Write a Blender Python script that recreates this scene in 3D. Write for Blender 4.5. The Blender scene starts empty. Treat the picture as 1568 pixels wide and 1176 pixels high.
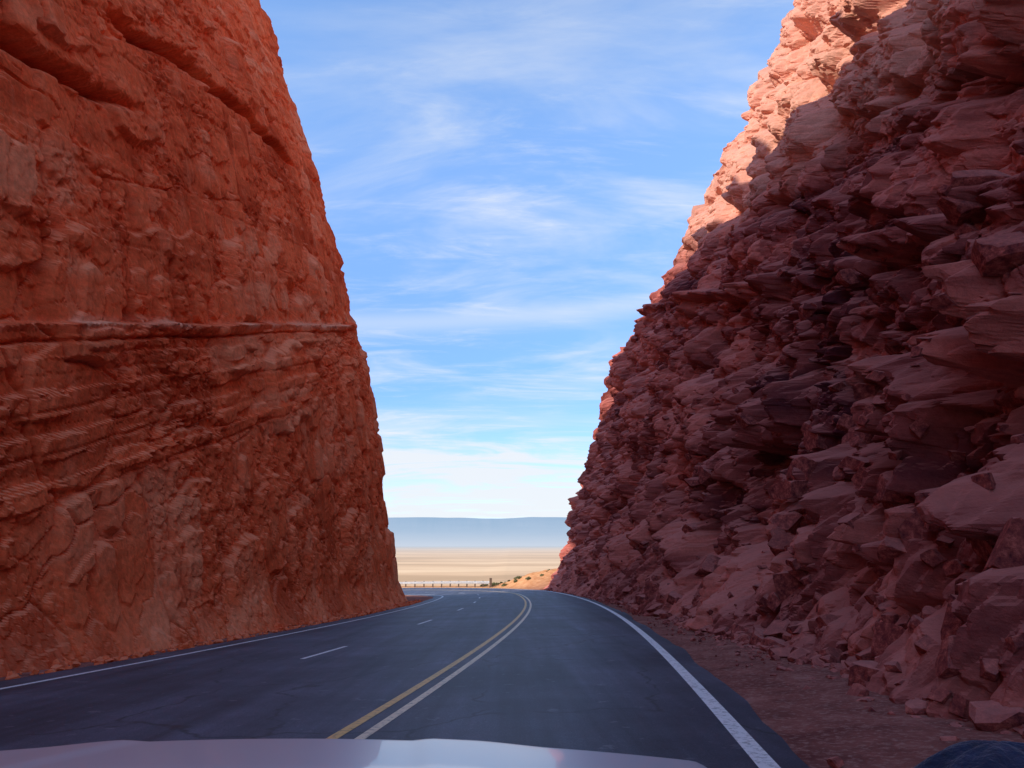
import bpy, math, random
import numpy as np
from mathutils import Vector
random.seed(4); rng=np.random.default_rng(7)
scene=bpy.context.scene
scene.view_settings.view_transform='Standard'
scene.view_settings.look='None'
scene.view_settings.exposure=0

# ------------------------------------------------------------ helpers
def link(ob): scene.collection.objects.link(ob); return ob
def mesh_np(name,V,F,mat=None,smooth=False,parent=None,col=None):
    me=bpy.data.meshes.new(name); V=np.asarray(V,dtype=np.float32); F=np.asarray(F,dtype=np.int32)
    n=F.shape[1]
    me.vertices.add(len(V)); me.vertices.foreach_set('co',V.ravel())
    me.loops.add(F.size); me.loops.foreach_set('vertex_index',F.ravel())
    me.polygons.add(len(F)); me.polygons.foreach_set('loop_start',np.arange(0,F.size,n,dtype=np.int32))
    me.polygons.foreach_set('loop_total',np.full(len(F),n,dtype=np.int32))
    me.polygons.foreach_set('use_smooth',np.full(len(F),smooth))
    me.update(calc_edges=True)
    if col is not None:
        a=me.attributes.new('Col','FLOAT_COLOR','POINT')
        c=np.ones((len(V),4),np.float32); c[:,:3]=col; a.data.foreach_set('color',c.ravel())
    if mat: me.materials.append(mat)
    ob=link(bpy.data.objects.new(name,me))
    if parent: ob.parent=parent
    return ob
def grid_faces(nr,nc,flip=False):
    i=np.arange(nr-1)[:,None]; j=np.arange(nc-1)[None,:]
    a=(i*nc+j).ravel(); f=np.stack([a,a+1,a+nc+1,a+nc],1)
    return f[:,::-1] if flip else f
def frac(x): return x-np.floor(x)
def hsh(i,j,s): return frac(np.sin(i*127.1+j*311.7+s*74.7)*43758.5453)
def vnoise(x,y,s):
    xi=np.floor(x); yi=np.floor(y); fx=x-xi; fy=y-yi
    fx=fx*fx*(3-2*fx); fy=fy*fy*(3-2*fy)
    a=hsh(xi,yi,s); b=hsh(xi+1,yi,s); c=hsh(xi,yi+1,s); d=hsh(xi+1,yi+1,s)
    return (a*(1-fx)+b*fx)*(1-fy)+(c*(1-fx)+d*fx)*fy
def fbm(x,y,s,o=4):
    r=0; a=.5
    for k in range(o):
        r=r+a*(vnoise(x*2**k,y*2**k,s+k*3.1)-.5); a*=.5
        x,y=.8*x+.6*y,-.6*x+.8*y
    return r
def blocks(u,v,su,sv,seed,tilt,jit=.95,rot=0.,c=6.):
    """continuous field of bevelled, tilted angular blocks; returns height (-1..1), gap to runner-up, block id"""
    if rot: u,v=math.cos(rot)*u+math.sin(rot)*v,-math.sin(rot)*u+math.cos(rot)*v
    U=u/su; V=v/sv; iu=np.floor(U); iv=np.floor(V)
    best=np.full(U.shape,-99.); sec=np.full(U.shape,-99.); rid=np.zeros(U.shape)
    for du in(-1,0,1):
        for dv in(-1,0,1):
            ci=iu+du; cj=iv+dv
            r=hsh(ci,cj,seed+2)
            dx=U-(ci+.5+jit*(hsh(ci,cj,seed)-.5)); dy=V-(cj+.5+jit*(hsh(ci,cj,seed+1)-.5))
            d=.75*np.maximum(abs(dx),abs(dy))+.25*(abs(dx)+abs(dy))
            w=(r-.5)*1.6+tilt*((hsh(ci,cj,seed+3)-.5)*dx+(hsh(ci,cj,seed+4)-.5)*dy)*4-c*np.maximum(0,d-.36)
            m=w>best
            sec=np.where(m,best,np.maximum(sec,w)); rid=np.where(m,r,rid); best=np.where(m,w,best)
    return np.maximum(best,-1.3),best-sec,rid
def sstep(a,b,x):
    t=np.clip((x-a)/(b-a),0,1); return t*t*(3-2*t)

# ------------------------------------------------------------ materials
class NT:
    def __init__(s,name,diffuse=False):
        s.m=bpy.data.materials.new(name); s.m.use_nodes=True; s.t=s.m.node_tree; s.n=s.t.nodes; s.n.clear()
        s.out=s.n.new('ShaderNodeOutputMaterial')
        s.b=s.n.new('ShaderNodeBsdfDiffuse' if diffuse else 'ShaderNodeBsdfPrincipled'); s.t.links.new(s.b.outputs[0],s.out.inputs[0])
        s.geo=s.n.new('ShaderNodeNewGeometry'); s.pos=s.geo.outputs['Position']
    def L(s,a,b): s.t.links.new(a,b)
    def scale(s,vec,sc,rot=(0,0,0)):
        m=s.n.new('ShaderNodeMapping'); m.inputs['Scale'].default_value=sc; m.inputs['Rotation'].default_value=rot; s.L(vec,m.inputs[0]); return m.outputs[0]
    def noise(s,vec,sc,det=4,rough=.6,dist=0):
        m=s.n.new('ShaderNodeTexNoise'); m.inputs['Scale'].default_value=sc; m.inputs['Detail'].default_value=det
        m.inputs['Roughness'].default_value=rough; m.inputs['Distortion'].default_value=dist; s.L(vec,m.inputs['Vector']); return m.outputs[0]
    def ramp(s,f,stops):
        r=s.n.new('ShaderNodeValToRGB'); e=r.color_ramp.elements
        while len(e)<len(stops): e.new(.5)
        for k,(p,c) in enumerate(stops): e[k].position=p; e[k].color=(*c,1) if len(c)==3 else c
        s.L(f,r.inputs[0]); return r.outputs[0]
    def mix(s,f,a,b,mode='MIX'):
        m=s.n.new('ShaderNodeMix'); m.data_type='RGBA'; m.blend_type=mode
        for inp,v in((m.inputs[0],f),(m.inputs[6],a),(m.inputs[7],b)):
            if hasattr(v,'links'): s.L(v,inp)
            else: inp.default_value=v if not isinstance(v,tuple) else (*v,1)
        return m.outputs[2]
    def math(s,op,a,b=0,c=0,clamp=False):
        m=s.n.new('ShaderNodeMath'); m.operation=op; m.use_clamp=clamp
        for k,v in enumerate((a,b,c)):
            if hasattr(v,'links'): s.L(v,m.inputs[k])
            else: m.inputs[k].default_value=v
        return m.outputs[0]
    def bump(s,h,st,dist,prev=None):
        m=s.n.new('ShaderNodeBump'); m.inputs['Strength'].default_value=st; m.inputs['Distance'].default_value=dist
        s.L(h,m.inputs['Height'])
        if prev is not None: s.L(prev,m.inputs['Normal'])
        return m.outputs[0]
    def sep(s,v):
        m=s.n.new('ShaderNodeSeparateXYZ'); s.L(v,m.inputs[0]); return m.outputs

def rock_mat(name,dust,attr=True,cols=None,dustk=.6):
    t=NT(name,True); p=t.pos
    fine=t.noise(p,9,4,.75)
    if attr:
        a=t.n.new('ShaderNodeAttribute'); a.attribute_name='Col'; col=a.outputs['Color']
        col=t.mix(.45,col,t.ramp(fine,[(.3,(.6,.6,.6)),(.7,(1.3,1.3,1.3))]),'MULTIPLY')
    else:
        col=t.ramp(fine,[(.3,cols[0]),(.5,cols[1]),(.7,cols[2])])
    up=t.ramp(t.sep(t.geo.outputs['Normal'])[2],[(.4,(0,0,0)),(.9,(dustk,)*3)])
    col=t.mix(up,col,dust)
    t.L(col,t.b.inputs['Color']); t.b.inputs['Roughness'].default_value=.3
    t.L(t.bump(fine,.6,.05),t.b.inputs['Normal'])
    return t.m
PL=dict(dark=(.64,.10,.036),mid=(.93,.20,.075),light=(.96,.34,.165),pale=(.97,.62,.42))  # orange pushed up in the colour to offset the bluish shade here
PR=dict(dark=(.10,.026,.032),mid=(.28,.072,.062),light=(.58,.18,.135),pale=(.92,.50,.35))  # shade put into the colour: darker and more purple than the left rock
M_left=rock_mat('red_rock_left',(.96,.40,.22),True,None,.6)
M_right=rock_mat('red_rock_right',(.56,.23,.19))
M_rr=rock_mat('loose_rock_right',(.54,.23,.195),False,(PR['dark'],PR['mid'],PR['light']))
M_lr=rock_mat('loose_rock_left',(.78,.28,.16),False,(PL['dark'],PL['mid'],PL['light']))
def mixc(a,b,k): return a*(1-k[...,None])+b*k[...,None]
def rock_colour(A,B,P,rid,ledge_b):
    d,m,l,pl=[np.array(P[k]) for k in('dark','mid','light','pale')]
    n=fbm(A*.13,B*.2,301,5)*1.0+fbm(A*.03,B*1.3,303,4)*.9+(rid-.5)*1.1
    c=mixc(np.broadcast_to(m,n.shape+(3,)),l,sstep(0,.45,n)); c=mixc(c,d,sstep(-.02,-.5,n))
    v=fbm(A*1.0,B*.28,307,5); c=mixc(c,d,.40*sstep(.08,.24,v))
    v=fbm(A*1.6,B*.5,311,5); c=mixc(c,l,.35*sstep(.10,.28,v))
    if ledge_b is not None:
        w=B+.25*fbm(A*.3,A*0,61,3)-ledge_b
        k=np.exp(-(w/.15)**2)*(.12+.88*sstep(.0,.14,fbm(A*.45,A*0+3,313,4)))
        c=mixc(c,pl,np.clip(k,0,1)*.85)
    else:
        c=mixc(c,pl,.65*sstep(7,13,B+3*fbm(A*.2,B*.2,315,3)))  # upper beds painted paler for the look of the sunlit rim
    c=c*(.86+.28*vnoise(A*9,B*9,317))[...,None]
    return c

def asphalt():
    t=NT('asphalt'); p=t.pos
    a=t.noise(p,60,2,.8); b=t.noise(t.scale(p,(1.9,.06,1)),1.0,5,.65); c=t.noise(p,.45,5,.65)
    col=t.ramp(a,[(.3,(.024,.027,.043)),(.6,(.046,.052,.080)),(.8,(.16,.16,.20))])
    col=t.mix(.9,col,t.ramp(b,[(.32,(.5,.5,.52)),(.7,(1.8,1.75,1.7))]),'MULTIPLY')
    col=t.mix(.85,col,t.ramp(c,[(.35,(.6,.6,.65)),(.68,(1.9,1.8,1.7))]),'MULTIPLY')
    sp=t.noise(p,3.2,3,.7); col=t.mix(t.ramp(sp,[(.64,(0,0,0)),(.69,(.45,.45,.45))]),col,(.2,.2,.23))
    vo=t.n.new('ShaderNodeTexVoronoi'); vo.feature='DISTANCE_TO_EDGE'; vo.inputs['Scale'].default_value=.33
    wv=t.n.new('ShaderNodeVectorMath'); wv.operation='ADD'; t.L(t.scale(p,(1,.55,0)),wv.inputs[0]); 
    nc=t.n.new('ShaderNodeTexNoise'); nc.inputs['Scale'].default_value=.9; nc.inputs['Detail'].default_value=4; t.L(p,nc.inputs['Vector']); t.L(nc.outputs['Color'],wv.inputs[1]); t.L(wv.outputs[0],vo.inputs['Vector'])
    cr=t.ramp(vo.outputs[0],[(0,(.85,.85,.85)),(.012,(0,0,0))])
    col=t.mix(t.math('MULTIPLY',cr,t.ramp(c,[(.44,(0,0,0)),(.5,(1,1,1))])),col,(.010,.010,.014))
    t.L(col,t.b.inputs['Base Color']); t.b.inputs['Roughness'].default_value=.62
    t.L(t.bump(a,.4,.006),t.b.inputs['Normal']); return t.m
def paint(name,c):
    t=NT(name); p=t.pos
    a=t.noise(p,14,5,.75)
    col=t.mix(t.ramp(a,[(.50,(0,0,0)),(.66,(.75,.75,.75))]),c,(.10,.095,.10))
    t.L(col,t.b.inputs['Base Color']); t.b.inputs['Roughness'].default_value=.6; return t.m
M_as=asphalt(); M_white=paint('white_road_paint',(.8,.8,.8)); M_yel=paint('yellow_road_paint',(.82,.50,.15)); M_pale=paint('faded_yellow_road_paint',(.84,.68,.46))

def ground_mat():
    t=NT('desert_ground',True); p=t.pos; o=t.sep(p)
    n1=t.noise(p,1.5,6,.7); n2=t.noise(p,14,3,.7)
    near=t.ramp(n1,[(.3,(.16,.055,.05)),(.55,(.29,.11,.09)),(.75,(.42,.20,.17))])
    near=t.mix(t.ramp(n2,[(.5,(0,0,0)),(.68,(.5,.5,.5))]),near,(.5,.30,.25))
    slope=t.ramp(n1,[(.35,(.50,.20,.08)),(.65,(.72,.38,.18))])
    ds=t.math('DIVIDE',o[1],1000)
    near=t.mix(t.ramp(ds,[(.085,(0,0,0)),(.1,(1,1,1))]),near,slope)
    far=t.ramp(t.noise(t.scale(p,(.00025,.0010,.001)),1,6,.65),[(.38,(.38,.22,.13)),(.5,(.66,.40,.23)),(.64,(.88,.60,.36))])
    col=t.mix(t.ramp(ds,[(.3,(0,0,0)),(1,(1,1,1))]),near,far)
    t.L(col,t.b.inputs['Color'])
    t.L(t.bump(n2,.8,.05),t.b.inputs['Normal'])
    haze_glow=t.n.new('ShaderNodeEmission'); haze_glow.inputs[1].default_value=1  # emission paints aerial haze over the plain, growing with distance
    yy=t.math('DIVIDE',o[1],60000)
    t.L(t.ramp(yy,[(.06,(.95,.70,.46)),(.25,(.82,.70,.62)),(.5,(.52,.65,.80))]),haze_glow.inputs[0])
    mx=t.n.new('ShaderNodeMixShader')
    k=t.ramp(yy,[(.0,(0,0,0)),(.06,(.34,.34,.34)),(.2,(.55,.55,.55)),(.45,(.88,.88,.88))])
    t.L(k,mx.inputs[0]); t.L(t.b.outputs[0],mx.inputs[1]); t.L(haze_glow.outputs[0],mx.inputs[2]); t.L(mx.outputs[0],t.out.inputs[0])
    return t.m
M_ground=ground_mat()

# ------------------------------------------------------------ road centre line
ds=.25
def integrate():
    S=[8.];X=[-1.57];Y=[8.];T=[.112]
    s,x,y,th=8.,-1.57,8.,.112
    while s<330:
        k=.0024
        if s>72: k=.0024+(1/57-.0024)*min(1,(s-72)/8)
        if th<=-math.pi/2: k=0
        th-=k*ds; x+=math.sin(th)*ds; y+=math.cos(th)*ds; s+=ds
        S.append(s);X.append(x);Y.append(y);T.append(th)
    nb=int(70/ds); bs=[8-ds*k for k in range(nb,0,-1)]
    bx=[-1.57-math.sin(.112)*ds*k for k in range(nb,0,-1)]; by=[8-math.cos(.112)*ds*k for k in range(nb,0,-1)]
    return [np.array(a) for a in(bs+S,bx+X,by+Y,[.112]*nb+T)]
CS,CX,CY,CT=integrate()
BANK=.036; GR=.048
def rp(s,o,dz=0.):
    x=np.interp(s,CS,CX); y=np.interp(s,CS,CY); th=np.interp(s,CS,CT)
    return np.stack(np.broadcast_arrays(x+np.cos(th)*o, y-np.sin(th)*o, -GR*s+BANK*o+dz),-1)
def strip(name,s0,s1,o0,o1,dz,mat,step=.5,parent=None,no=2):
    s=np.arange(s0,s1+1e-6,step); o=np.linspace(o0,o1,no)
    V=rp(s[:,None],o[None,:],dz).reshape(-1,3)
    return mesh_np(name,V,grid_faces(len(s),no,True),mat,True,parent)
s=np.arange(-60,320,.25); o=np.array([-7.95,-7.87,-6,-3.6,0,2,4.05,4.12]); dz=np.array([-.12,0,0,0,0,0,0,-.12])
wob=lambda s: .22*fbm(s*.5,s*0,5,4)+.05*np.sin(s*.37)
O=np.repeat(o[None,:],len(s),0); O[:,:2]+=wob(s)[:,None]; O[:,-2:]+=wob(s+90)[:,None]
V=rp(s[:,None],O,dz[None,:]).reshape(-1,3)
road=mesh_np('road',V,grid_faces(len(s),len(o),True),M_as,True)
mk=bpy.data.objects.new('road_markings',None); link(mk)
strip('right_edge_line',-50,310,3.60,3.76,.004,M_white,parent=mk)
strip('left_edge_line',-50,310,-7.12,-6.99,.004,M_white,parent=mk)
strip('centre_line_left',-50,310,-.21,-.09,.004,M_yel,parent=mk)
strip('centre_line_right',-50,310,.08,.19,.004,M_pale,parent=mk)
for k in range(-3,18):
    a=16.2+12.2*k; strip('lane_dash_%d'%(k+4),a,a+3.05,-3.62,-3.51,.004,M_white,parent=mk,step=.305)

# ------------------------------------------------------------ ground sheet
def axis(lo,hi,st,far,g=1.13):
    a=list(np.arange(lo,hi,st)); v=hi; d=st
    while v<far: a.append(v); d*=g; v+=d
    v=lo-st; d=st; b=[]
    while v>-far: b.append(v); d*=g; v-=d
    return np.array(b[::-1]+a)
gx=axis(-34,16,.6,90000); gy=axis(-20,135,.6,90000)
GX,GY=np.meshgrid(gx,gy); P=np.stack([GX.ravel(),GY.ravel()],1)
c=slice(None,None,4); cc=np.stack([CX[c],CY[c]],1); SS=np.empty(len(P)); DD=np.empty(len(P)); OO=np.empty(len(P))
for i in range(0,len(P),8000):
    q=P[i:i+8000]; d=((q[:,None,:]-cc[None])**2).sum(2); j=d.argmin(1); DD[i:i+8000]=np.sqrt(d.min(1)); 
    th=CT[c][j]; rel=q-cc[j]
    SS[i:i+8000]=CS[c][j]+np.clip(rel[:,0]*np.sin(th)+rel[:,1]*np.cos(th),-3,3)
    OO[i:i+8000]=rel[:,0]*np.cos(th)-rel[:,1]*np.sin(th)
x=P[:,0]; y=P[:,1]
z=-GR*SS+BANK*np.clip(OO,-9,7)-.035
outroad=np.clip(np.maximum(OO-4.3,-8.2-OO),0,1)
z+=outroad*(.12*fbm(x*.9,y*.9,3)+.03)-.02*(1-outroad)
q=np.minimum(np.maximum(0,y-101),np.maximum(0,DD-8.5)); q2=q*q/(q+6)
berm=2.6*np.exp(-((x-7)/6.5)**2-((y-104)/7)**2)*sstep(5,8,OO)
z+=berm*(1+.6*fbm(x*.5,y*.5,8))
z-=262*(1-np.exp(-q2/300))
far=sstep(1500,5000,q); z+=far*30*fbm(x/3500,y/3500,5)
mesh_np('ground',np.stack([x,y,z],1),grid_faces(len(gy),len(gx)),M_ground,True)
def ground_z(px,py):
    d=(CX-px)**2+(CY-py)**2; j=int(d.argmin()); th=CT[j]; o=(px-CX[j])*math.cos(th)-(py-CY[j])*math.sin(th)
    zz=-GR*CS[j]+BANK*max(-9,min(7,o))-.03
    b=2.6*math.exp(-((px-7)/6.5)**2-((py-104)/7)**2)*float(sstep(5,8,np.array(o)))
    qq=min(max(0,py-101),max(0,math.sqrt(d.min())-8.5)); return zz+b-262*(1-math.exp(-(qq*qq/(qq+6))/300))

# ------------------------------------------------------------ cliffs
def smooth_path(pts):
    pts=np.array(pts,float); d=np.r_[0,np.cumsum(np.hypot(*np.diff(pts,axis=0).T))]
    s=np.arange(0,d[-1],.25); x=np.interp(s,d,pts[:,0]); y=np.interp(s,d,pts[:,1])
    k=np.ones(25)/25
    for _ in range(2):
        xp=np.pad(x,12,mode='reflect',reflect_type='odd'); yp=np.pad(y,12,mode='reflect',reflect_type='odd')
        x=np.convolve(xp,k,'valid'); y=np.convolve(yp,k,'valid')
    return s,x,y
def cliff(name,pts,side,Hf,batter,disp,mat,rows,foot,stepk,pal,ledge_b):
    s,x,y=smooth_path(pts)
    cols=[0.]
    while cols[-1]<s[-1]-.6:
        c=cols[-1]; xx=np.interp(c,s,x); yy=np.interp(c,s,y)
        st=1.2 if yy<1.5 else (.35 if yy<5 else max(.030,stepk*math.hypot(xx,yy)))
        if (side<0 and xx<-16 and yy>60) or (side>0 and xx>14 and yy>60): st=.8
        cols.append(c+st)
    cols=np.array(cols); X=np.interp(cols,s,x); Y=np.interp(cols,s,y)
    e=.5; tx=np.interp(cols+e,s,x)-np.interp(cols-e,s,x); ty=np.interp(cols+e,s,y)-np.interp(cols-e,s,y)
    l=np.hypot(tx,ty); tx/=l; ty/=l
    nx,ny=(ty,-tx) if side<0 else (-ty,tx)
    sy=cols-np.interp(0,y[:int(len(y)*.7)],s[:int(len(y)*.7)])
    t=np.linspace(0,1,rows); tt=.5*t+.5*t*t
    H=Hf(sy); hh=(tt[:,None]*H[None,:])-.5
    A=np.repeat(sy[None,:],rows,0)
    zb=-GR*Y+(-.3 if side<0 else .2); zb=np.where(Y>100,-5,zb)
    Z=zb[None,:]+hh; B=Z-.28*A
    D,dzv,rid=disp(A,B,Z,hh)
    D*=.4+.6*sstep(0,4,hh)
    off=-batter(hh)+D+foot(hh)
    VX=X[None,:]+nx[None,:]*off; VY=Y[None,:]+ny[None,:]*off; VZ=Z+dzv
    C=rock_colour(A,B,pal,rid,ledge_b)
    ex=[];prev=off[-1]
    for k,(b,dzz) in enumerate([(1.2,.35),(3,.7),(7,1.4),(16,2.6),(38,4)]):
        nz=fbm(sy*.35+k*5,sy*0+k*3.3,k+2)*1.4
        ex.append((X+nx*(prev-b),Y+ny*(prev-b),Z[-1]+dzv[-1]+dzz+nz))
    VX=np.vstack([VX]+[a[0][None] for a in ex]); VY=np.vstack([VY]+[a[1][None] for a in ex]); VZ=np.vstack([VZ]+[a[2][None] for a in ex])
    C=np.concatenate([C]+[C[-1:]]*5,0)
    V=np.stack([VX,VY,VZ],-1)
    ob=mesh_np(name,V.reshape(-1,3),grid_faces(VX.shape[0],VX.shape[1],side<0),mat,False,None,C.reshape(-1,3))
    return ob,V,B,sy

def gv(e,w): return np.exp(-(e/w)**2)
def disp_left(A,B,Z,h):
    # sheer blasted face: flush planar slabs, sharp joints, straight bedding
    u=A+.10*fbm(A*1.8,B*1.8,11,4); v=B+.07*fbm(A*1.8,B*1.8,17,4)
    D=.5*fbm(A*.05,B*.06,21,2)
    cs=np.where(A<35,22.,12.)
    f,e,r=blocks(u,v,4.6,5.2,31,.24,rot=.10,c=cs*1.5); D+=.27*np.maximum(f,-.9)-.14*gv(e,.5)
    bw=B+.22*fbm(A*.3,A*0,61,3)
    bed=np.clip(sstep(1.75,1.45,bw)*sstep(-3.5,-2.,bw)+sstep(15,16,bw),0,1)*.8
    f1,e1,r2=blocks(u,v,1.25,2.5,37,.32,rot=-.07,c=cs)
    f2,e2,r3=blocks(u,v,2.4,.75,39,.28,rot=.02,c=cs*.8)
    D+=(.16*np.maximum(f1,-.9)-.05*gv(e1,.35))*(1-bed)+(.15*np.maximum(f2,-.9)-.04*gv(e2,.35))*bed
    k=sstep(-.04,.08,fbm(A*.2,B*.2,88,3))
    f,e,_=blocks(u,v,.62,.75,41,.6,rot=.22,c=cs*.8); D+=(.018+.085*k)*np.maximum(f,-.7)-.008*gv(e,.3)
    f,e,_=blocks(u,v,.28,.30,47,.7,rot=-.35,c=cs*.6); D+=(.006+.030*k)*f
    D+=.018*fbm(A*4,B*4,51,3)
    for sl,sp,w,sd in((.10,3.1,.012,5),(-.55,6.3,.008,6)):
        J=u+sl*v; q=J/sp; jj=abs(frac(q+.35*hsh(np.floor(q),q*0,sd))-.5); D-=.2*np.exp(-(jj/w)**2)*sstep(.02,.1,fbm(A*.25,B*.22,54+sd,2))
    for b0,d in((1.6,.46),(.75,.15),(-.1,.14),(-1.1,.18),(-2.2,.14),(4.6,.08),(7.,.10),(11.5,.14),(15.,.26),(17.,.15),(19.,.2)):
        am=(.5 if b0==1.6 else .0)+1.0*vnoise(A*.22,A*0+b0*3,71)
        D+=-d*.75*am*sstep(b0-.03,b0+.03,bw)+.75*d*am*(np.exp(-np.maximum(b0-bw,0)/.35)*(bw<b0)-.9*np.exp(-((bw-b0+.45)/.05)**2))
    b=B-9.2-1.0*fbm(A*.25,A*0,77,4); m=sstep(25,20,A)
    D+=m*(-1.2*np.exp(-((b)/.17)**2)+.5*sstep(0,.2,b)*np.exp(-np.maximum(b,0)/2))
    b=B-13.0-1.5*fbm(A*.2,A*0,79,4); m=sstep(22,26,A)*sstep(52,44,A)
    D+=m*(-.8*np.exp(-((b)/.18)**2)+.45*sstep(0,.2,b)*np.exp(-np.maximum(b,0)/2))
    return D,.10*fbm(A*1.5,B*1.5,90,3)+1.2*(blocks(A,B*0+3,3.2,9,93,.3,c=9)[0])*sstep(5,0,np.abs(h-h[-1][None,:])),.4*r+.35*(r2*(1-bed)+r3*bed)+.12
def disp_right(A,B,Z,h):
    u=A+.16*fbm(A*1.2,B*1.2,111,4); v=B+.13*fbm(A*1.2,B*1.2,117,4)
    lo=sstep(5.5,3.0,B)
    D=1.7*fbm(A*.09,B*.10,121,2)
    cn=6+12*sstep(40,18,A)
    f,e,r=blocks(u,v,4.6,4.4,131,.6,rot=.28,c=cn*.9); D+=.85*f-.25*gv(e,.35)
    f,e,r2=blocks(u,v,1.9,2.1,137,.7,rot=-.2,c=cn*.9); D+=(.38+.14*lo)*f-.12*gv(e,.3)
    f,e,r3=blocks(u+.3*D,v,.9,.95,141,.75,rot=.35,c=cn*.8); D+=(.15+.10*lo)*f-.05*gv(e,.3)
    f,e,_=blocks(u+.5*D,v+.3*D,.44,.42,147,.85,rot=-.5,c=7); D+=(.06+.04*lo)*f
    f,e,_=blocks(u+.5*D,v+.3*D,.19,.19,149,.9,rot=.2,c=6); D+=.022*f
    D+=.025*fbm(A*3,B*3,151,3)
    bw=B+.9*fbm(A*.25,A*0,161,4)
    D+=-1.1*sstep(3.7,3.9,bw)+.4*np.exp(-((bw-3.6)/.25)**2)-.35*np.exp(-((bw-3.0)/.25)**2)
    for b0,d in((7.5,.25),(12.8,.25),(18,.3)):
        D+=-d*sstep(b0-.1,b0+.1,bw)
    return D+.5,.14*fbm(A*1.5,B*1.5,190,3)+2.0*(blocks(A,B*0+3,3.4,9,193,.3,c=9)[0])*sstep(7,0,np.abs(h-h[-1][None,:])),.3*r+.35*r2+.35*r3
HL=lambda a: np.interp(a,[-60,-25,-12,0,12,25,40,47,51,58,63,66,69,73,80,110,140],[60,60,58,52,52,57,59,58,55,50,45,40,29,16,6,4,3])+2.0  # out-of-frame heights shaped to set the shadow line on the right cliff
HR=lambda a: np.interp(a,[-60,0,20,34,48,62,70,80,87,94,100,108,118,150],[32,36,41,45,47,46,42,33,27,20,15,11,7,5])+.5
bl=lambda h: .268*np.maximum(h,0)-2.1*np.sin(np.pi*np.clip(h/60,0,1))
br=lambda h: .33*np.maximum(h,0)-.8*sstep(8,25,h)
fl=lambda h: .5*np.clip(1-h/1.5,0,1)**1.4
fr=lambda h: 1.1*np.clip(1-h/2.6,0,1)**1.3-.5
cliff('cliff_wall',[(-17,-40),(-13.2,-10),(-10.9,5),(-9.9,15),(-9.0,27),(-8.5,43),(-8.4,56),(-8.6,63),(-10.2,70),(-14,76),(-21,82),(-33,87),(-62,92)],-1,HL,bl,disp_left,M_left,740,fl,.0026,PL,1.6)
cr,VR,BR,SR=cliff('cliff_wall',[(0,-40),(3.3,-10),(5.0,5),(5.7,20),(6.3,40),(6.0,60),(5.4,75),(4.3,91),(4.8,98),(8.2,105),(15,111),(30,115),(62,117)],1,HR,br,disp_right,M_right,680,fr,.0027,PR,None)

# ------------------------------------------------------------ rocks
import bmesh
def ico(n):
    bm=bmesh.new(); bmesh.ops.create_icosphere(bm,subdivisions=n,radius=1)
    v=np.array([x.co[:] for x in bm.verts]); f=np.array([[x.index for x in y.verts] for y in bm.faces]); bm.free(); return v,f
I2=ico(2); I3=ico(3)
def rocks(name,items,mat,parent=None,big=False):
    VV=[];FF=[];n=0
    for (px,py,pz,r) in items:
        IV,IF=I3 if big else I2
        v=IV.copy()
        Q,_=np.linalg.qr(rng.normal(size=(3,3)))
        for ax in Q:
            for sg in(1,-1):
                d=sg*ax+rng.normal(size=3)*.12; d/=np.linalg.norm(d); c=rng.uniform(.42,.7)
                v=v-np.maximum(v@d-c,0)[:,None]*d
        for _ in range(4):
            d=rng.normal(size=3); d/=np.linalg.norm(d); c=rng.uniform(.5,.8); v=v-np.maximum(v@d-c,0)[:,None]*d
        if big: v=v*(1+.06*fbm(v[:,0]*2.5+px*7,v[:,1]*2.5+v[:,2]*1.7,5,3))[:,None]
        v*=rng.uniform(.8,1.7,3)*np.array([1,1,.75])*r
        VV.append(v+np.array([px,py,pz+r*.25])); FF.append(IF+n); n+=len(v)
    return mesh_np(name,np.vstack(VV),np.vstack(FF),mat,False,parent)
it=[]
ok=np.argwhere((BR<4.4)&(BR>-40)); 
cand=[(i,j) for i,j in ok[::37] if 6<VR[i,j,1]<85]
idx=rng.choice(len(cand),1700,replace=False)
for k in idx:
    i,j=cand[k]; p=VR[i,j]
    r=min(.46,.07+rng.exponential(.12))
    it.append((p[0]+r*.25,p[1],p[2]-r*.3,r))
rocks('embedded_blocks',it,M_rr,cr,True)
it=[]
for k in range(3400):
    s_=rng.uniform(4,88) if k%3 else rng.uniform(4,26); e=abs(rng.normal(0,.5))
    base=np.interp(s_,[5,20,40,60,88],[5.0,5.7,6.3,6.0,4.5])-.75
    c_=rp(s_,0.)[0]; o_=base-c_-e+.45
    if o_<3.95: continue
    r=min(.34,.02+rng.exponential(.05))*(1.0 if e<.4 else .45)
    p=rp(s_,o_,-.03); it.append((p[0],p[1],p[2],r))
rocks('fallen_rocks',it,M_rr)
it=[]
for k in range(1100):
    s_=rng.uniform(8,64); o_=-8.1-rng.uniform(-.1,1.0)
    p=rp(s_,o_,-.03); it.append((p[0],p[1],p[2],min(.22,.02+rng.exponential(.035))))
rocks('fallen_rocks',it,M_lr)

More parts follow.
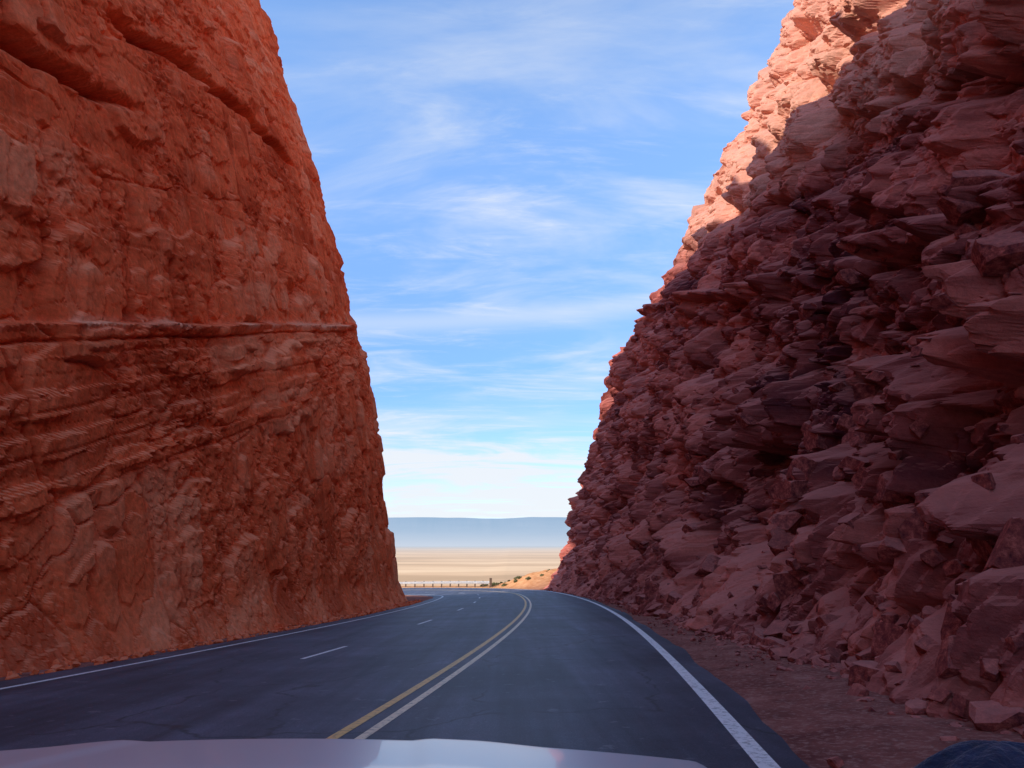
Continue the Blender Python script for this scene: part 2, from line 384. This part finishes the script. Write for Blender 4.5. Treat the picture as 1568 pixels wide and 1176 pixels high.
# ------------------------------------------------------------ guard rail
t=NT('galvanised_steel'); t.b.inputs['Metallic'].default_value=.4; t.b.inputs['Roughness'].default_value=.5
t.L(t.ramp(t.noise(t.pos,3,3),[(.3,(.5,.48,.46)),(.7,(.68,.66,.63))]),t.b.inputs['Base Color']); M_st=t.m
t=NT('weathered_timber'); t.b.inputs['Roughness'].default_value=.9
t.L(t.ramp(t.noise(t.pos,8,3),[(.3,(.10,.06,.04)),(.7,(.2,.14,.1))]),t.b.inputs['Base Color']); M_wd=t.m
gr=link(bpy.data.objects.new('guard_rail',None))
prof=[(0,.45),(.0,.48),(-.08,.52),(-.08,.56),(0,.60),(0,.63),(-.08,.67),(-.08,.71),(0,.75),(0,.78)]
s=np.arange(103.5,200,.5)
V=np.stack([rp(s,5.2+a,b) for a,b in prof],1).reshape(-1,3)
mesh_np('beam',V,grid_faces(len(s),len(prof)),M_st,False,gr)
VV=[];FF=[];n=0
cube=np.array([(a,b,c) for a in(-1,1) for b in(-1,1) for c in(0,1)],float); cf=np.array([(0,1,3,2),(4,6,7,5),(0,4,5,1),(2,3,7,6),(0,2,6,4),(1,5,7,3)])
for a in np.arange(103.5,199,1.9):
    p=rp(a,5.35,-.4); w=.09; hgt=1.24
    if a<104: w=.16; hgt=1.6
    VV.append(cube*np.array([w,w,hgt])+p); FF.append(cf+n); n+=8
mesh_np('posts',np.vstack(VV),np.vstack(FF),M_wd,False,gr)

# ------------------------------------------------------------ shrubs
t=NT('sage_foliage',True)
t.L(t.ramp(t.noise(t.pos,5,2),[(.3,(.10,.11,.05)),(.7,(.26,.25,.13))]),t.b.inputs['Color']); M_sg=t.m
VV=[];FF=[];n=0
for k in range(90):
    px=rng.uniform(-9,9); py=rng.uniform(99,109); 
    d=(CX-px)**2+(CY-py)**2; j=int(d.argmin()); o_=(px-CX[j])*math.cos(CT[j])-(py-CY[j])*math.sin(CT[j])
    if o_<6.0: continue
    pz=ground_z(px,py); r=rng.uniform(.15,.42)
    m=160; dd=rng.normal(size=(m,3)); dd/=np.linalg.norm(dd,axis=1)[:,None]; dd[:,2]=abs(dd[:,2])
    cpt=dd*r*rng.uniform(.4,1.05,(m,1))*np.array([1.1,1.1,.9])+np.array([px,py,pz])
    a=rng.normal(size=(m,3))*.04; b=rng.normal(size=(m,3))*.04
    q=np.stack([cpt-a-b,cpt+a-b,cpt+a+b,cpt-a+b],1).reshape(-1,3)
    VV.append(q); FF.append(np.arange(4*m).reshape(m,4)+n); n+=4*m
mesh_np('desert_shrubs',np.vstack(VV),np.vstack(FF),M_sg)

# ------------------------------------------------------------ distant mesa
t=NT('distant_mesa_hazed_rock',True); o=t.sep(t.pos)
col=t.ramp(t.noise(t.scale(t.pos,(.0004,.0004,.004)),1,5),[(.35,(.16,.12,.12)),(.65,(.3,.22,.2))])
t.L(col,t.b.inputs['Color'])
haze_glow=t.n.new('ShaderNodeEmission'); haze_glow.inputs[1].default_value=1  # emission paints blue haze over the mesa rock, densest at its foot
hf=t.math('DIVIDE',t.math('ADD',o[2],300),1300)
t.L(t.ramp(hf,[(0,(.62,.70,.82)),(.45,(.44,.59,.78)),(1,(.33,.52,.75))]),haze_glow.inputs[0])
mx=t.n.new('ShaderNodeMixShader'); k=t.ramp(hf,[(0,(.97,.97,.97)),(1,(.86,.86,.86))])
t.L(k,mx.inputs[0]); t.L(t.b.outputs[0],mx.inputs[1]); t.L(haze_glow.outputs[0],mx.inputs[2]); t.L(mx.outputs[0],t.out.inputs[0]); M_me=t.m
xs=np.linspace(-26000,26000,500); prof=[(0,-280),(1500,-60),(2600,200),(3000,480),(3300,880),(3400,900),(9000,930)]
V=[]
for (dy,hz_) in prof:
    top=1+.05*fbm(xs/3500,xs*0,4)*2-.06*sstep(-2600,-1000,xs)*sstep(900,-600,xs)
    V.append(np.stack([xs,30000+dy+1400*fbm(xs/2500,xs*0+dy*.0002,9,5),np.where(hz_>0,hz_*top,hz_)],1))
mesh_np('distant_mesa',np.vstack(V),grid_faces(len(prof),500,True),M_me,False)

# ------------------------------------------------------------ our car (front end seen over the dashboard)
car=link(bpy.data.objects.new('car',None))
t=NT('car_paint'); t.b.inputs['Base Color'].default_value=(.64,.72,.78,1); t.b.inputs['Metallic'].default_value=.15
t.b.inputs['Roughness'].default_value=.32; t.b.inputs['Coat Weight'].default_value=.4; M_cp=t.m
t=NT('black_plastic'); t.b.inputs['Base Color'].default_value=(.02,.02,.022,1); t.b.inputs['Roughness'].default_value=.7; M_bp=t.m
xs=np.linspace(-1.42,.52,120); ys=np.r_[np.linspace(.95,1.9,50),1.9+np.array([.05,.1,.16,.22,.27,.31,.33,.34,.345])]
XX,YY=np.meshgrid(xs,ys); r=(XX+.5)
zp=np.interp(YY,[.95,1.5,1.9,2.0,2.12,2.21,2.245],[1.15,1.098,1.048,1.02,.93,.78,.55])
ed=np.clip((np.abs(XX+.45)-.86)/.11,0,1)
ZZ=zp-.057*r*r-.10*ed**2+.006*sstep(.30,.36,np.abs(r+.04)+.12*(YY-1.9))*sstep(.60,.4,np.abs(r))
mesh_np('hood',np.stack([XX,YY,ZZ],-1).reshape(-1,3),grid_faces(len(ys),len(xs)),M_cp,True,car)
for nm,x0,dx in(('fender_left',-1.42,-.03),('fender_right',.52,.03)):
    yy=ys[:]; pr=[(0,0),(.5*dx,-.04),(1.5*dx,-.15),(1.5*dx,-.35),(dx,-.6)]
    top=np.interp(yy,[.95,1.5,1.9,2.0,2.12,2.21,2.245],[1.15,1.098,1.048,1.02,.93,.78,.55])-.057*(x0+.5)**2-.07
    V=np.stack([np.stack([np.full(len(yy),x0+a),yy,np.maximum(top+b,.35)],1) for a,b in pr],0).reshape(-1,3)
    mesh_np(nm,V,grid_faces(len(pr),len(yy),dx<0),M_cp,True,car)
V=np.array([(x_,2.24+dy,z_) for x_ in np.linspace(-1.35,.45,12) for dy,z_ in((0,.6),(.06,.5),(.05,.32))]); mesh_np('bumper',V,grid_faces(12,3),M_bp,True,car)
V=np.array([(x_,y_,z_-.03*(x_+.5)**2) for x_ in np.linspace(-1.4,.5,14) for y_,z_ in((.15,1.10),(.5,1.18),(.8,1.17),(.97,1.12))]); mesh_np('dashboard',V,grid_faces(14,4),M_bp,True,car)
t=NT('navy_fabric'); t.b.inputs['Roughness'].default_value=1; t.b.inputs['Sheen Weight'].default_value=.2
t.L(t.ramp(t.noise(t.pos,60,3),[(.3,(.01,.02,.05)),(.7,(.02,.035,.09))]),t.b.inputs['Base Color']); t.L(t.bump(t.noise(t.pos,90,3),.8,.006),t.b.inputs['Normal'])
u=np.linspace(0,math.pi*2,48); w=np.linspace(0,1,14); UU,WW=np.meshgrid(u,w)
rr=1-WW**2.2; fx=1+.12*np.sin(3*UU+1)+.05*np.sin(7*UU)
V=np.stack([.425+.155*WW*fx*np.cos(UU),.72+.09*WW*fx*np.sin(UU),1.17+.156*rr+.006*np.sin(9*UU+WW*5)*WW],-1).reshape(-1,3)
mesh_np('folded_cloth',V,grid_faces(14,48,True),t.m,True,car)

# ------------------------------------------------------------ sky, sun
EL=math.radians(30); AZ=math.radians(240)
W=bpy.data.worlds.new('World'); scene.world=W; W.use_nodes=True; nt=W.node_tree; N=nt.nodes; L=nt.links; N.clear()
out=N.new('ShaderNodeOutputWorld'); bg=N.new('ShaderNodeBackground'); L.new(bg.outputs[0],out.inputs[0])
sky=N.new('ShaderNodeTexSky'); sky.sky_type='NISHITA'; sky.sun_disc=False; sky.sun_elevation=EL; sky.sun_rotation=AZ; sky.altitude=1500; sky.air_density=1; sky.dust_density=.3; sky.ozone_density=1.5
bg.inputs[1].default_value=.15
tc=N.new('ShaderNodeTexCoord'); sp=N.new('ShaderNodeSeparateXYZ'); L.new(tc.outputs['Generated'],sp.inputs[0])
def M(op,a,b=0,clamp=False):
    m=N.new('ShaderNodeMath'); m.operation=op; m.use_clamp=clamp
    for k,v in enumerate((a,b)):
        if hasattr(v,'links'): L.new(v,m.inputs[k])
        else: m.inputs[k].default_value=v
    return m.outputs[0]
zc=M('ADD',M('MAXIMUM',sp.outputs[2],0),.16)
cb=N.new('ShaderNodeCombineXYZ'); L.new(M('DIVIDE',sp.outputs[0],zc),cb.inputs[0]); L.new(M('DIVIDE',sp.outputs[1],zc),cb.inputs[1])
def wn(scale,rot,sc,det,dist,loc=(0,0,0),rough=.6):
    mp=N.new('ShaderNodeMapping'); mp.inputs['Scale'].default_value=scale; mp.inputs['Rotation'].default_value=(0,0,rot); mp.inputs['Location'].default_value=loc
    L.new(cb.outputs[0],mp.inputs[0]); n=N.new('ShaderNodeTexNoise'); n.inputs['Scale'].default_value=sc; n.inputs['Detail'].default_value=det; n.inputs['Distortion'].default_value=dist; n.inputs['Roughness'].default_value=rough
    L.new(mp.outputs[0],n.inputs['Vector']); return n.outputs[0]
def wr(f,a,b,va=0,vb=1):
    r=N.new('ShaderNodeMapRange'); r.interpolation_type='SMOOTHSTEP'; r.inputs[1].default_value=a; r.inputs[2].default_value=b; r.inputs[3].default_value=va; r.inputs[4].default_value=vb
    L.new(f,r.inputs[0]); return r.outputs[0]
c1=wr(wn((1,2.2,1),.40,1.3,6,.7,(3.4,1.3,0),.58),.42,.74,0,.62)
c2=wr(wn((1,3.4,1),-.12,2.8,6,.5,(1,7,0),.66),.48,.80,0,.40)
c3=wr(wn((1,1.2,1),0,.9,2,.2,(2,0,0)),.34,.58,.08,1)
cl=M('MULTIPLY',M('ADD',c1,c2),c3)
lown=wr(wn((1,2.4,1),.12,1.1,6,.9,(5,2.4,0),.62),.38,.60,.12,1)
low=M('MULTIPLY',wr(sp.outputs[2],.185,.10),lown)
low2=wr(sp.outputs[2],.14,.03,0,.42)
d=M('DIVIDE',M('SUBTRACT',M('SUBTRACT',sp.outputs[2],.282),M('MULTIPLY',sp.outputs[0],.07)),.014)
band=M('MULTIPLY',M('POWER',2.718,M('MULTIPLY',M('MULTIPLY',d,d),-1)),.38)
cl=M('MINIMUM',M('ADD',M('ADD',M('ADD',M('ADD',cl,band),M('MULTIPLY',low,.85)),.02),low2),.95)
mx=N.new('ShaderNodeMix'); mx.data_type='RGBA'; L.new(cl,mx.inputs[0]); 
tm=N.new('ShaderNodeMix'); tm.data_type='RGBA'; L.new(wr(sp.outputs[2],.12,.6),tm.inputs[0]); tm.inputs[6].default_value=(.85,1.14,1.66,1); tm.inputs[7].default_value=(2.0,2.3,2.55,1)
vm=N.new('ShaderNodeVectorMath'); vm.operation='MULTIPLY'; L.new(sky.outputs[0],vm.inputs[0]); L.new(tm.outputs[2],vm.inputs[1])
L.new(vm.outputs[0],mx.inputs[6]); mx.inputs[7].default_value=(5.8,6.05,6.35,1)
L.new(mx.outputs[2],bg.inputs[0])
sl=bpy.data.lights.new('sun','SUN'); sl.energy=5; sl.angle=math.radians(.53); sl.color=(1,.92,.80)
so=link(bpy.data.objects.new('sun',sl)); to=Vector((math.sin(AZ)*math.cos(EL),math.cos(AZ)*math.cos(EL),math.sin(EL)))
so.rotation_euler=to.to_track_quat('Z','Y').to_euler()

cam=bpy.data.cameras.new('camera'); cam.lens=27; cam.sensor_width=36; cam.clip_start=.05; cam.clip_end=300000
co=link(bpy.data.objects.new('camera',cam)); co.location=(0,0,1.5); co.rotation_euler=(math.radians(90+11.4),0,0); scene.camera=co
